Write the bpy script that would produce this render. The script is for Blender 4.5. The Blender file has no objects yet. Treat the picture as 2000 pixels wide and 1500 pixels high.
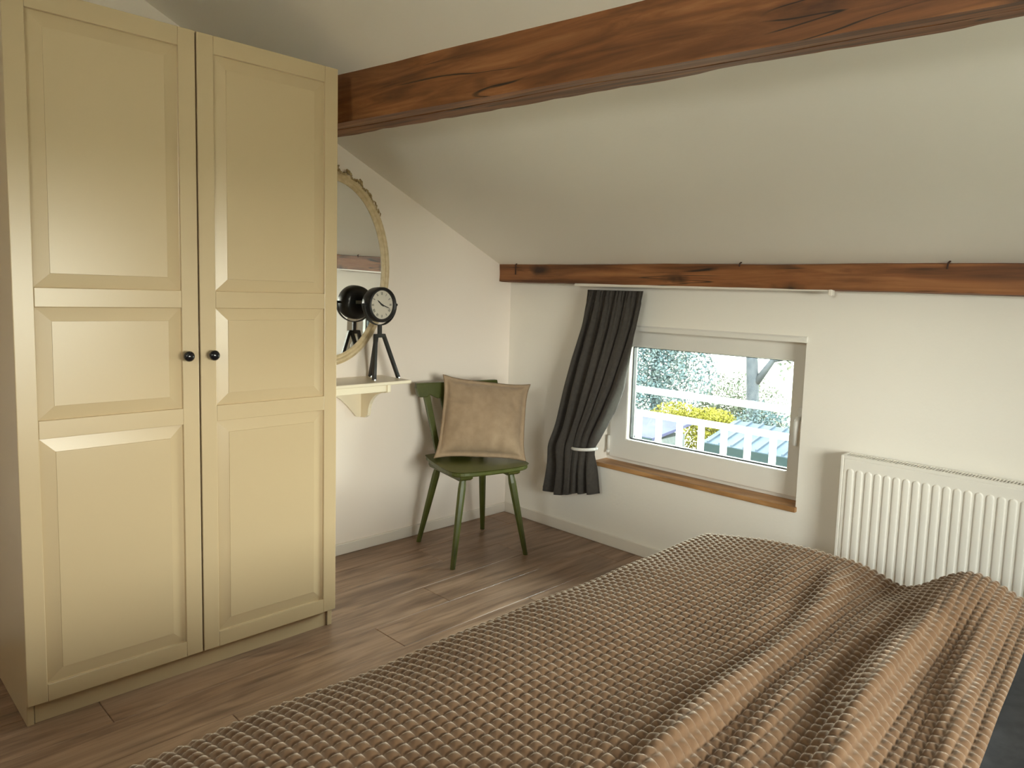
import bpy, bmesh, math, random
import numpy as np
from mathutils import Matrix, Vector, noise

random.seed(7)
sc = bpy.context.scene
C = sc.collection
R = math.radians

# ------------------------------------------------------------------ camera
cam_d = bpy.data.cameras.new('camera')
cam = bpy.data.objects.new('camera', cam_d)
C.objects.link(cam)
F = Vector((-0.69585, 0.71139, -0.09856)); RT = Vector((0.71245, 0.70107, 0.03021)); UP = Vector((-0.09058, 0.04920, 0.99467))
cam.matrix_world = Matrix(((RT.x, UP.x, -F.x, 3.0389), (RT.y, UP.y, -F.y, -2.9842), (RT.z, UP.z, -F.z, 1.3002), (0, 0, 0, 1)))
cam_d.sensor_width = 36
cam_d.lens = 36 * 1430.13 / 2000
cam_d.shift_x = -0.011
cam_d.shift_y = -0.019
cam_d.clip_start = 0.05
cam_d.clip_end = 500
sc.camera = cam

# ------------------------------------------------------------------ view
sc.view_settings.view_transform = 'Standard'
sc.view_settings.look = 'None'
sc.view_settings.gamma = 1
sc.view_settings.use_curve_mapping = False
sc.view_settings.exposure = 1.6
sc.cycles.max_bounces = 10
sc.cycles.diffuse_bounces = 7
sc.cycles.transparent_max_bounces = 12
sc.cycles.sample_clamp_indirect = 6.0
sc.cycles.caustics_reflective = False
sc.cycles.caustics_refractive = False

# ------------------------------------------------------------------ sky
world = bpy.data.worlds.new('sky'); sc.world = world
world.use_nodes = True
nt = world.node_tree; nt.nodes.clear()
wo = nt.nodes.new('ShaderNodeOutputWorld'); bg = nt.nodes.new('ShaderNodeBackground')
tc = nt.nodes.new('ShaderNodeTexCoord'); sx = nt.nodes.new('ShaderNodeSeparateXYZ'); cr = nt.nodes.new('ShaderNodeValToRGB')
cr.color_ramp.elements[0].position = 0.0; cr.color_ramp.elements[0].color = (1.0, 0.93, 0.82, 1)
cr.color_ramp.elements[1].position = 0.7; cr.color_ramp.elements[1].color = (0.90, 0.93, 0.95, 1)
nt.links.new(tc.outputs['Generated'], sx.inputs[0]); nt.links.new(sx.outputs['Z'], cr.inputs[0])
nt.links.new(cr.outputs[0], bg.inputs[0]); nt.links.new(bg.outputs[0], wo.inputs[0])
bg.inputs[1].default_value = 13.5

# daylight only: portals guide the sky light through the window openings and give off nothing themselves
def portal(name, loc, rot, sx_, sy_):
    d = bpy.data.lights.new(name, 'AREA'); d.shape = 'RECTANGLE'; d.size = sx_; d.size_y = sy_
    d.cycles.is_portal = True
    o = bpy.data.objects.new(name, d); C.objects.link(o); o.location = loc; o.rotation_euler = rot
portal('window_portal', (1.21, 0.24, 0.79), (R(-90), 0, 0), 1.06, 0.68)
portal('window_rear_offscreen', (3.02, -4.95, 1.885), (R(90), 0, 0), 1.0, .53)  # portal of the added rear opening
portal('window_right_offscreen', (4.55, -1.96, 1.13), (0, R(90), 0), .90, 1.48)  # portal of the added gable opening

# ------------------------------------------------------------------ helpers
W = {}
def setp(o, label=None, cat=None, group=None, kind=None):
    if label: o['label'] = label
    if cat: o['category'] = cat
    if group: o['group'] = group
    if kind: o['kind'] = kind
    return o
def attach(o, parent, local):
    C.objects.link(o)
    if parent is not None:
        o.parent = parent
        if not local:
            o.matrix_parent_inverse = W.get(parent, Matrix.Identity(4)).inverted()
def root(name, loc, rz=0.0, label=None, cat=None, group=None, kind=None):
    o = bpy.data.objects.new(name, None); C.objects.link(o)
    o.location = loc; o.rotation_euler = (0, 0, rz); o.empty_display_size = 0.1
    W[o] = Matrix.Translation(loc) @ Matrix.Rotation(rz, 4, 'Z')
    return setp(o, label, cat, group, kind)
def mob(name, bm, mat, parent=None, smooth=False, local=False, bevel=0.0, seg=2):
    me = bpy.data.meshes.new(name)
    bmesh.ops.recalc_face_normals(bm, faces=bm.faces[:])
    bm.to_mesh(me); bm.free()
    o = bpy.data.objects.new(name, me)
    if mat: me.materials.append(mat)
    if smooth: me.polygons.foreach_set('use_smooth', [True] * len(me.polygons))
    attach(o, parent, local)
    if bevel:
        m = o.modifiers.new('bevel', 'BEVEL'); m.width = bevel; m.segments = seg; m.limit_method = 'ANGLE'; m.angle_limit = R(40)
    return o
def pyob(name, verts, faces, mat, parent=None, smooth=False, local=False):
    me = bpy.data.meshes.new(name); me.from_pydata(verts, [], faces); me.update()
    if mat: me.materials.append(mat)
    if smooth: me.polygons.foreach_set('use_smooth', [True] * len(me.polygons))
    o = bpy.data.objects.new(name, me); attach(o, parent, local); return o
def box(bm, lo, hi):
    v = [bm.verts.new((x, y, z)) for x in (lo[0], hi[0]) for y in (lo[1], hi[1]) for z in (lo[2], hi[2])]
    for f in ((0, 1, 3, 2), (4, 6, 7, 5), (0, 4, 5, 1), (2, 3, 7, 6), (0, 2, 6, 4), (1, 5, 7, 3)):
        bm.faces.new([v[i] for i in f])
    return v
def bbox(*args):
    bm = bmesh.new()
    for lo, hi in args: box(bm, lo, hi)
    return bm
def prism(bm, pts, axis, a, b):
    """extrude polygon pts (2D in the remaining axes order) along axis from a to b"""
    def mk(p, t):
        q = list(p); q.insert(axis, t); return bm.verts.new(q)
    A = [mk(p, a) for p in pts]; B = [mk(p, b) for p in pts]
    bm.faces.new(A); bm.faces.new(B[::-1])
    n = len(pts)
    for i in range(n): bm.faces.new((A[i], B[i], B[(i + 1) % n], A[(i + 1) % n]))
def tube(bm, pts, rad, n=10, caps=True):
    pts = [Vector(p) for p in pts]
    rad = rad if isinstance(rad, (list, tuple)) else [rad] * len(pts)
    rings = []; prev = None
    for i, p in enumerate(pts):
        t = (pts[min(i + 1, len(pts) - 1)] - pts[max(i - 1, 0)]).normalized()
        if prev is None:
            u = t.orthogonal().normalized()
        else:
            u = (prev - t * prev.dot(t)).normalized()
        prev = u; w = t.cross(u)
        rings.append([bm.verts.new(p + (u * math.cos(2 * math.pi * k / n) + w * math.sin(2 * math.pi * k / n)) * rad[i]) for k in range(n)])
    for a, b in zip(rings, rings[1:]):
        for k in range(n): bm.faces.new((a[k], a[(k + 1) % n], b[(k + 1) % n], b[k]))
    if caps: bm.faces.new(rings[0][::-1]); bm.faces.new(rings[-1])
def lathe(bm, prof, origin, axis, n=24):
    """prof: list of (r, h) along axis from origin"""
    axis = Vector(axis).normalized(); u = axis.orthogonal().normalized(); w = axis.cross(u); o = Vector(origin)
    rings = []
    for r, h in prof:
        rings.append([bm.verts.new(o + axis * h + (u * math.cos(2 * math.pi * k / n) + w * math.sin(2 * math.pi * k / n)) * max(r, 1e-5)) for k in range(n)])
    for a, b in zip(rings, rings[1:]):
        for k in range(n): bm.faces.new((a[k], a[(k + 1) % n], b[(k + 1) % n], b[k]))
    bm.faces.new(rings[0][::-1]); bm.faces.new(rings[-1])
def grid_faces(nu, nv, closed_u=False):
    f = []
    for j in range(nv - 1):
        for i in range(nu if closed_u else nu - 1):
            a = j * nu + i; b = j * nu + (i + 1) % nu
            f.append((a, b, b + nu, a + nu))
    return f

# ------------------------------------------------------------------ materials
def principled(name, col, rough=0.5, **kw):
    m = bpy.data.materials.new(name); m.use_nodes = True
    b = m.node_tree.nodes['Principled BSDF']
    b.inputs['Base Color'].default_value = (*col, 1); b.inputs['Roughness'].default_value = rough
    for k, v in kw.items(): b.inputs[k].default_value = v
    return m
def nodes(m): return m.node_tree.nodes, m.node_tree.links, m.node_tree.nodes['Principled BSDF']
def add_noise_bump(m, scale, strength, dist=0.002, detail=4, map_scale=None):
    N, L, b = nodes(m)
    t = N.new('ShaderNodeTexCoord'); n = N.new('ShaderNodeTexNoise'); bp = N.new('ShaderNodeBump')
    n.inputs['Scale'].default_value = scale; n.inputs['Detail'].default_value = detail
    bp.inputs['Strength'].default_value = strength; bp.inputs['Distance'].default_value = dist
    if map_scale:
        mp = N.new('ShaderNodeMapping'); mp.inputs['Scale'].default_value = map_scale
        L.new(t.outputs['Object'], mp.inputs[0]); L.new(mp.outputs[0], n.inputs['Vector'])
    else: L.new(t.outputs['Object'], n.inputs['Vector'])
    L.new(n.outputs[0], bp.inputs['Height']); L.new(bp.outputs[0], b.inputs['Normal'])
    return m
def ramp(N, stops):
    r = N.new('ShaderNodeValToRGB'); e = r.color_ramp.elements
    while len(e) < len(stops): e.new(0.5)
    for k, (p, c) in enumerate(stops): e[k].position = p; e[k].color = (*c, 1)
    return r
def mixc(N, L, fac, a, b, mode='MIX'):
    m = N.new('ShaderNodeMix'); m.data_type = 'RGBA'; m.blend_type = mode
    if isinstance(fac, float): m.inputs[0].default_value = fac
    else: L.new(fac, m.inputs[0])
    for s, v in ((6, a), (7, b)):
        if isinstance(v, tuple): m.inputs[s].default_value = (*v, 1)
        else: L.new(v, m.inputs[s])
    return m.outputs[2]
def mapping(N, L, src, scale, loc=(0, 0, 0)):
    mp = N.new('ShaderNodeMapping'); mp.inputs['Scale'].default_value = scale; mp.inputs['Location'].default_value = loc
    L.new(src, mp.inputs[0]); return mp.outputs[0]
def noise_n(N, L, vec, scale, detail=4, rough=0.55, dist=0.0):
    n = N.new('ShaderNodeTexNoise'); n.inputs['Scale'].default_value = scale; n.inputs['Detail'].default_value = detail
    n.inputs['Roughness'].default_value = rough; n.inputs['Distortion'].default_value = dist
    L.new(vec, n.inputs['Vector']); return n.outputs[0]

M = {}
M['plaster'] = add_noise_bump(principled('plaster', (0.87, 0.835, 0.775), 0.9), 60, 0.35, 0.002)
M['plaster_pink'] = add_noise_bump(principled('plaster_pink', (0.88, 0.80, 0.73), 0.9), 60, 0.2, 0.0015)
M['white_trim'] = principled('white_trim', (0.80, 0.75, 0.68), 0.45)
M['cream'] = add_noise_bump(principled('cream_foil', (0.53, 0.41, 0.25), 0.30), 220, 0.05, 0.0006)
M['cream_shelf'] = principled('cream_shelf', (0.82, 0.74, 0.58), 0.3)
M['pvc'] = principled('white_pvc', (0.80, 0.78, 0.74), 0.25)
M['radiator'] = principled('radiator_enamel', (0.84, 0.81, 0.75), 0.22)
M['rad_dark'] = principled('radiator_inside', (0.12, 0.11, 0.10), 0.7)
M['black'] = principled('black_metal', (0.012, 0.012, 0.013), 0.4)
M['knob'] = principled('black_gloss', (0.008, 0.008, 0.01), 0.12)
M['gasket'] = principled('black_gasket', (0.03, 0.035, 0.04), 0.6)
M['steel'] = principled('steel', (0.6, 0.6, 0.6), 0.3, Metallic=1.0)
M['dial'] = principled('clock_dial', (0.66, 0.62, 0.54), 0.6)
M['dial_ink'] = principled('clock_ink', (0.03, 0.03, 0.03), 0.7)
M['paper'] = principled('paper_sticker', (0.8, 0.8, 0.8), 0.6)
M['mirror'] = principled('mirror_silver', (0.93, 0.94, 0.92), 0.0, Metallic=1.0)
M['rust'] = principled('rusty_nail', (0.05, 0.02, 0.012), 0.8)
M['plastic_white'] = principled('white_plastic', (0.85, 0.85, 0.83), 0.35)

def wood(name, dark, mid, light, along=0, grain=22.0, rough=0.6, crack=True, knots=True, bump=0.4, objrand=False):
    m = principled(name, mid, rough); N, L, b = nodes(m)
    t = N.new('ShaderNodeTexCoord'); src = t.outputs['Object']
    if objrand:
        oi = N.new('ShaderNodeObjectInfo'); ad = N.new('ShaderNodeVectorMath'); ad.operation = 'ADD'
        sc_ = N.new('ShaderNodeVectorMath'); sc_.operation = 'SCALE'; sc_.inputs['Scale'].default_value = 37.0
        cx = N.new('ShaderNodeCombineXYZ')
        for k in range(3): L.new(oi.outputs['Random'], cx.inputs[k])
        L.new(cx.outputs[0], sc_.inputs[0]); L.new(src, ad.inputs[0]); L.new(sc_.outputs[0], ad.inputs[1]); src = ad.outputs[0]
    s = [1.0, 1.0, 1.0]; s[along] = 0.055
    v1 = mapping(N, L, src, tuple(s))
    n1 = noise_n(N, L, v1, grain, 6, 0.6, 0.6)
    s2 = [1.0, 1.0, 1.0]; s2[along] = 0.18
    n2 = noise_n(N, L, mapping(N, L, src, tuple(s2)), grain * 0.28, 3, 0.5, 1.2)
    r1 = ramp(N, [(0.30, dark), (0.5, mid), (0.72, light)]); L.new(n1, r1.inputs[0])
    r2 = ramp(N, [(0.32, (0.55, 0.50, 0.46)), (0.62, (1.12, 1.08, 1.02))]); L.new(n2, r2.inputs[0])
    col = mixc(N, L, 0.8, r1.outputs[0], r2.outputs[0], 'MULTIPLY')
    if knots:
        s3 = [4.5, 4.5, 4.5]; s3[along] = 1.7
        vo = N.new('ShaderNodeTexVoronoi'); vo.inputs['Scale'].default_value = 1.0
        nd = noise_n(N, L, src, 9.0, 2)
        vv = N.new('ShaderNodeVectorMath'); vv.operation = 'ADD'
        mm = N.new('ShaderNodeVectorMath'); mm.operation = 'SCALE'; mm.inputs['Scale'].default_value = 0.25
        cb = N.new('ShaderNodeCombineXYZ')
        for k in range(3): L.new(nd, cb.inputs[k])
        L.new(cb.outputs[0], mm.inputs[0]); L.new(mapping(N, L, src, tuple(s3), (0.3, 0.1, 0.2)), vv.inputs[0]); L.new(mm.outputs[0], vv.inputs[1])
        L.new(vv.outputs[0], vo.inputs['Vector'])
        rk = ramp(N, [(0.05, (1, 1, 1)), (0.16, (0, 0, 0))]); L.new(vo.outputs['Distance'], rk.inputs[0])
        col = mixc(N, L, rk.outputs[0], col, tuple(c * 0.35 for c in dark))
    if crack:
        s4 = [1.0, 1.0, 1.0]; s4[along] = 0.045
        n4 = noise_n(N, L, mapping(N, L, src, tuple(s4), (3.1, 1.7, 0.4)), 13.0, 2, 0.45, 0.3)
        rc = ramp(N, [(0.488, (0, 0, 0)), (0.4975, (1, 1, 1)), (0.5025, (1, 1, 1)), (0.512, (0, 0, 0))]); L.new(n4, rc.inputs[0])
        n5 = noise_n(N, L, src, 2.2, 2)
        rm = ramp(N, [(0.50, (0, 0, 0)), (0.58, (1, 1, 1))]); L.new(n5, rm.inputs[0])
        cf = mixc(N, L, 1.0, rc.outputs[0], rm.outputs[0], 'MULTIPLY')
        col = mixc(N, L, cf, col, (0.012, 0.007, 0.004))
    L.new(col, b.inputs['Base Color'])
    bp = N.new('ShaderNodeBump'); bp.inputs['Strength'].default_value = bump; bp.inputs['Distance'].default_value = 0.004
    L.new(n1, bp.inputs['Height']); L.new(bp.outputs[0], b.inputs['Normal'])
    return m
M['beam'] = wood('old_beam_wood', (0.10, 0.036, 0.012), (0.23, 0.088, 0.029), (0.38, 0.17, 0.066), 0, 26)
M['sill'] = wood('oak_sill', (0.36, 0.18, 0.07), (0.50, 0.27, 0.11), (0.62, 0.37, 0.17), 0, 40, 0.4, False, False, 0.1)
M['plank'] = wood('laminate_plank', (0.185, 0.115, 0.076), (0.285, 0.185, 0.127), (0.37, 0.255, 0.185), 1, 42, 0.38, False, False, 0.06, True)
M['floor_base'] = principled('floor_underlay', (0.06, 0.045, 0.035), 0.8)

def glass_mat():
    m = bpy.data.materials.new('window_glass'); m.use_nodes = True
    N, L = m.node_tree.nodes, m.node_tree.links; N.clear()
    o = N.new('ShaderNodeOutputMaterial'); mx = N.new('ShaderNodeMixShader'); tr = N.new('ShaderNodeBsdfTransparent')
    gl = N.new('ShaderNodeBsdfGlossy'); fr = N.new('ShaderNodeFresnel')
    tr.inputs[0].default_value = (0.93, 0.97, 0.96, 1); gl.inputs['Roughness'].default_value = 0.0; fr.inputs['IOR'].default_value = 1.35
    L.new(fr.outputs[0], mx.inputs[0]); L.new(tr.outputs[0], mx.inputs[1]); L.new(gl.outputs[0], mx.inputs[2]); L.new(mx.outputs[0], o.inputs[0])
    return m
M['glass'] = glass_mat()
def mottled(name, c1, c2, scale=30, rough=0.6, bump=0.0, **kw):
    m = principled(name, c1, rough, **kw); N, L, b = nodes(m)
    t = N.new('ShaderNodeTexCoord'); n = noise_n(N, L, t.outputs['Object'], scale, 4)
    r = ramp(N, [(0.35, c1), (0.65, c2)]); L.new(n, r.inputs[0]); L.new(r.outputs[0], b.inputs['Base Color'])
    if bump:
        bp = N.new('ShaderNodeBump'); bp.inputs['Strength'].default_value = bump; bp.inputs['Distance'].default_value = 0.001
        L.new(n, bp.inputs['Height']); L.new(bp.outputs[0], b.inputs['Normal'])
    return m
M['green'] = mottled('green_paint', (0.060, 0.070, 0.013), (0.080, 0.092, 0.019), 14, 0.32)
M['gilt'] = mottled('cream_gilt', (0.62, 0.48, 0.27), (0.74, 0.60, 0.38), 40, 0.4)
M['gilt_dark'] = mottled('antique_gilt', (0.28, 0.19, 0.08), (0.55, 0.42, 0.22), 60, 0.5)
M['linen'] = mottled('linen_beige', (0.35, 0.25, 0.16), (0.40, 0.29, 0.19), 25, 0.9, 0.0, **{'Sheen Weight': 0.2})
M['linen_edge'] = principled('linen_hem', (0.24, 0.165, 0.10), 0.9)
M['curtain'] = mottled('charcoal_cotton', (0.042, 0.036, 0.031), (0.055, 0.047, 0.040), 60, 0.9, 0.0, **{'Sheen Weight': 0.15})
M['dark_linen'] = mottled('dark_grey_linen', (0.030, 0.030, 0.032), (0.045, 0.045, 0.047), 30, 0.85)
M['mattress'] = principled('mattress_ticking', (0.6, 0.58, 0.54), 0.9)
M['bed_wood'] = wood('bed_frame_wood', (0.2, 0.12, 0.06), (0.3, 0.19, 0.10), (0.4, 0.27, 0.16), 0, 30, 0.5, False, False, 0.1)
M['velvet'] = mottled('velvet_brown', (0.125, 0.063, 0.027), (0.155, 0.082, 0.038), 18, 0.85, 0.0,
                      **{'Sheen Weight': 0.75, 'Sheen Roughness': 0.42, 'Sheen Tint': (1.0, 0.86, 0.70, 1)})

# ------------------------------------------------------------------ room shell
SL = 0.476
def zs(y): return 1.409 - SL * y          # underside of the sloping ceiling
XR, YB, YK = 4.4, -4.8, -2.5              # right wall, wall behind the camera, kink to the flat ceiling
ZF = zs(YK)
OX0, OX1, OZ0, OZ1 = 0.668, 1.757, 0.43, 1.13   # opening of the window in view
floor = setp(mob('floor', bbox(((-0.2, YB - 0.2, -0.2), (XR + 0.2, 0.25, -0.012))), M['floor_base']), kind='structure')
PW, PL = 0.192, 1.285
x = 0.002; rowi = 0
plank_cache = {}
while x < XR - 0.01:
    w = min(PW, XR - x)
    y = -0.004 + ((rowi * 0.437) % 1.0) * PL * -1 + PL - 0.0
    off = (0.15, 0.79, 0.42, 1.06)[rowi % 4]
    y1 = -0.003; y0 = -off
    while y1 > YB:
        y0 = max(y0, YB)
        ln = y1 - y0
        key = (round(w, 3), round(ln, 3))
        if key not in plank_cache:
            bm = bmesh.new(); g = 0.0006; ch = 0.0016
            hw, hl = w / 2 - g, ln / 2 - g
            prof = [(hw, hl, -0.012), (hw, hl, -ch), (hw - ch, hl - ch, 0.0)]
            rings = [[bm.verts.new((sx_ * a, sy_ * b_, z_)) for sx_, sy_ in ((-1, -1), (1, -1), (1, 1), (-1, 1))] for a, b_, z_ in prof]
            for A, B in zip(rings, rings[1:]):
                for k in range(4): bm.faces.new((A[k], A[(k + 1) % 4], B[(k + 1) % 4], B[k]))
            bm.faces.new(rings[-1])
            me = bpy.data.meshes.new('plank'); bm.to_mesh(me); bm.free(); me.materials.append(M['plank'])
            plank_cache[key] = me
        o = bpy.data.objects.new('plank', plank_cache[key]); C.objects.link(o); o.parent = floor
        o.location = (x + w / 2, (y0 + y1) / 2, 0)
        y1 = y0; y0 = y1 - PL
    x += PW; rowi += 1

def wall(name, bm, mat):
    return setp(mob(name, bm, mat), kind='structure')
# gable wall carrying mirror and shelf
bm = bmesh.new()
prism(bm, [(0.25, -0.2), (0.25, zs(0.25) + 0.1), (YK, ZF + 0.1), (YB - 0.2, ZF + 0.1), (YB - 0.2, -0.2)], 0, -0.2, 0.0)
wall('wall_left', bm, M['plaster_pink'])
# window wall
ZK = zs(0) + 0.05
wall('wall_back', bbox(((0, 0, -0.2), (OX0, 0.25, ZK)), ((OX1, 0, -0.2), (XR, 0.25, ZK)), ((OX0, 0, -0.2), (OX1, 0.25, OZ0 - 0.022)), ((OX0, 0, OZ1), (OX1, 0.25, ZK))), M['plaster'])
SW = (-2.7, -1.22, 0.68, 1.58)              # unseen window added in the right-hand gable for side daylight: y0, y1, z0, z1
bm = bmesh.new()
prism(bm, [(0.25, -0.2), (0.25, zs(0.25) + 0.1), (SW[1], zs(SW[1]) + 0.1), (SW[1], -0.2)], 0, XR, XR + 0.2)
prism(bm, [(SW[0], -0.2), (SW[0], zs(SW[0]) + 0.1), (YK, ZF + 0.1), (YB - 0.2, ZF + 0.1), (YB - 0.2, -0.2)], 0, XR, XR + 0.2)
prism(bm, [(SW[1], SW[3]), (SW[1], zs(SW[1]) + 0.1), (SW[0], zs(SW[0]) + 0.1), (SW[0], SW[3])], 0, XR, XR + 0.2)
box(bm, (XR, SW[0], -.2), (XR + .2, SW[1], SW[2]))
wall('wall_right', bm, M['plaster'])
RW = (2.52, 3.52, 1.62, 2.15)              # added opening behind the camera, unseen, sized to let light in: x0, x1, z0, z1
ZT_ = ZF + 0.1
wall('wall_front', bbox(((0, YB - .2, -.2), (RW[0], YB, ZT_)), ((RW[0], YB - .2, -.2), (RW[1], YB, RW[2])), ((RW[0], YB - .2, RW[3]), (RW[1], YB, ZT_)), ((RW[1], YB - .2, -.2), (XR, YB, ZT_))), M['plaster'])
bm = bmesh.new()
prism(bm, [(0.25, zs(0.25)), (YK, ZF), (YB - 0.2, ZF), (YB - 0.2, ZF + 0.15), (YK - 0.04, ZF + 0.15), (0.25, zs(0.25) + 0.15)], 0, -0.2, XR + 0.2)
wall('ceiling', bm, M['plaster'])
setp(mob('baseboard_left', bbox(((0, YB, 0), (0.013, 0, 0.055))), M['white_trim'], bevel=0.004), kind='structure')
setp(mob('baseboard_back', bbox(((0.013, -0.013, 0), (XR, 0, 0.062))), M['white_trim'], bevel=0.004), kind='structure')
def added_window(name, axis, a0, a1, z0, z1, d0):
    """added, unseen window across the opening; axis 0 runs along x (wall behind the camera), axis 1 along y (right gable)"""
    def P(a, d, z): return (a, d, z) if axis == 0 else (d, a, z)
    rw = root(name, P((a0 + a1) / 2, d0, z0), kind='structure')
    for (p, q), (r_, t_) in (((a0, z0), (a1, z0 + .06)), ((a0, z1 - .06), (a1, z1)), ((a0, z0 + .06), (a0 + .06, z1 - .06)), ((a1 - .06, z0 + .06), (a1, z1 - .06))):
        mob('frame_bar', bbox((P(p, d0 - .04, q), P(r_, d0 + .04, t_))), M['pvc'], rw)
    mob('pane', bbox((P(a0 + .06, d0 - .003, z0 + .06), P(a1 - .06, d0 + .003, z1 - .06))), M['glass'], rw)
added_window('added_window_rear', 0, *RW, YB - .1)
added_window('added_window_right', 1, *SW, XR + .1)

# ------------------------------------------------------------------ old beams
def beam(name, sect, x0, x1, n, label, jag, mat, crack=0.0):
    """sect(x) -> list of 2D (y, z) corner points; skin with subdivided, uneven faces"""
    bm = bmesh.new(); rings = []
    for i in range(n + 1):
        xx = x0 + (x1 - x0) * i / n
        P = sect(xx); ring = []
        m = len(P)
        for k in range(m):
            a, b_ = P[k], P[(k + 1) % m]
            QS = (0, .2, .4, .545 + .12 * noise.noise((xx * .8, 9.1, 2.0)), .575 + .12 * noise.noise((xx * .8, 9.1, 2.0)), .605 + .12 * noise.noise((xx * .8, 9.1, 2.0)), .8) if k == 0 else (0, .2, .4, .6, .8)
            for s, q in enumerate(QS):
                y = a[0] + (b_[0] - a[0]) * q; z = a[1] + (b_[1] - a[1]) * q
                nz = noise.noise((xx * 2.2, y * 9 + k, z * 9)) * 0.006 + noise.noise((xx * 9, y * 30, z * 30 + k)) * 0.002
                if s == 0 and k == 0: nz += jag * (max(0, noise.noise((xx * 1.7 + k * 5, 3.3, k * 2.0)) - 0.05) + 0.25 * max(0, noise.noise((xx * 11 + k * 5, 7.3, k)) - 0.1))
                if k == 0 and s == 4: nz += crack * max(0, min(1, 2.2 + 3 * noise.noise((xx * 1.3, 4.4, 8.0))))
                cy = sum(p[0] for p in P) / m; cz = sum(p[1] for p in P) / m
                d = math.hypot(cy - y, cz - z)
                ring.append(bm.verts.new((xx, y + (cy - y) / d * nz, z + (cz - z) / d * nz)))
        rings.append(ring)
    for A, B in zip(rings, rings[1:]):
        for k in range(len(A)): bm.faces.new((A[k], A[(k + 1) % len(A)], B[(k + 1) % len(A)], B[k]))
    bm.faces.new(rings[0]); bm.faces.new(rings[-1][::-1])
    o = setp(mob(name, bm, mat, smooth=False), label=label, kind='structure')
    return o
def sect_purlin(x):
    ya = -1.176 + 0.039 * x; yt = -1.470 + 0.056 * x; zb = 1.934 - 0.0225 * x
    return [(ya, zs(ya) - 0.001), (yt + 0.008, zb), (yt - 0.004, zs(yt) + 0.012), (ya - 0.03, zs(ya) + 0.16)]
beam('trim_1', sect_purlin, -0.05, XR + 0.05, 150, 'heavy rough-hewn brown roof purlin under the sloping ceiling', 0.028, M['beam'], 0.016)
def sect_low(x):
    zt = 1.4520 - 0.0044 * x; zb = 1.356 - 0.0058 * x
    return [(-0.004, zb - .004), (-0.094, zb), (-0.094, zt), (-0.004, zt + 0.02)]
beam('trim_2', sect_low, 0.0, XR + 0.02, 140, 'narrow reddish brown wall beam above the window', 0.006, M['beam'])
def nail(x, z, h, lab):
    bm = bmesh.new(); tube(bm, [(x, -0.100, z - h), (x + .002, -0.102, z), (x + 0.006, -0.092, z + 0.008)], 0.0035, 6)
    setp(mob('nail', bm, M['rust']), lab, 'nail', 'old nails in the wall beam')
nail(0.136, 1.45, 0.055, 'long rusty nail on the wall beam close to the corner'); nail(1.487, 1.448, 0.012, 'tiny bent nail on top of the wall beam above the window'); nail(2.281, 1.445, 0.02, 'short dark nail on the wall beam above the radiator')

# ------------------------------------------------------------------ window in view
win = root('window_1', (1.21, 0.1, 0.43), kind='structure')
def ring_frame(name, x0, x1, z0, z1, wdt, y0, y1, mat, parent, bevel=0.004):
    bm = bmesh.new()
    out = [(x0, z0), (x1, z0), (x1, z1), (x0, z1)]; inn = [(x0 + wdt, z0 + wdt), (x1 - wdt, z0 + wdt), (x1 - wdt, z1 - wdt), (x0 + wdt, z1 - wdt)]
    V = [[bm.verts.new((p[0], y, p[1])) for p in L_] for y in (y0, y1) for L_ in (out, inn)]
    o0, i0, o1, i1 = V
    for k in range(4):
        j = (k + 1) % 4
        bm.faces.new((o0[k], o0[j], i0[j], i0[k])); bm.faces.new((o1[k], i1[k], i1[j], o1[j]))
        bm.faces.new((o0[k], o1[k], o1[j], o0[j])); bm.faces.new((i0[k], i0[j], i1[j], i1[k]))
    return mob(name, bm, mat, parent, bevel=bevel)
ring_frame('window_frame', 0.650, 1.800, 0.415, 1.160, 0.062, 0.10, 0.19, M['pvc'], win)
sash = ring_frame('sash', 0.698, 1.779, 0.447, 1.147, 0.108, 0.078, 0.15, M['pvc'], win, 0.006)
GX0, GX1, GZ0, GZ1 = 0.806, 1.671, 0.555, 1.039
ring_frame('gasket', GX0 - .001, GX1 + .001, GZ0 - .001, GZ1 + .001, 0.006, 0.110, 0.135, M['gasket'], sash, 0)
mob('pane', bbox(((GX0, 0.120, GZ0), (GX1, 0.124, GZ1))), M['glass'], sash)
mob('pane', bbox(((GX0, 0.140, GZ0), (GX1, 0.144, GZ1))), M['glass'], sash)
h = mob('handle', bbox(((1.712, 0.066, 0.735), (1.740, 0.080, 0.845))), M['plastic_white'], sash, bevel=0.004)
bm = bmesh.new(); tube(bm, [(1.726, 0.072, 0.80), (1.726, 0.034, 0.80), (1.726, 0.026, 0.785), (1.724, 0.026, 0.685)], [0.009, 0.010, 0.011, 0.009], 10)
mob('lever', bm, M['plastic_white'], h, smooth=True)
bm = bmesh.new(); tube(bm, [(0.700, 0.072, 0.485), (0.700, 0.072, 0.56)], 0.008, 10); tube(bm, [(0.700, 0.068, 0.47), (0.700, 0.068, 0.483)], 0.010, 10)
mob('hinge', bm, M['pvc'], sash, smooth=True)
bm = bmesh.new(); prism(bm, [(0.0, 1.126), (-0.012, 1.126), (-0.012, 1.145), (-0.006, 1.152), (0.0, 1.152)], 0, OX0, OX1 + 0.004)
mob('edge_bead', bm, M['pvc'], win)
sill = setp(mob('window_sill', bbox(((OX0 - 0.012, -0.018, OZ0 - 0.022), (OX1 + 0.006, 0.10, OZ0))), M['sill'], bevel=0.003), 'oak wooden sill below the small window', 'window sill')

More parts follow.
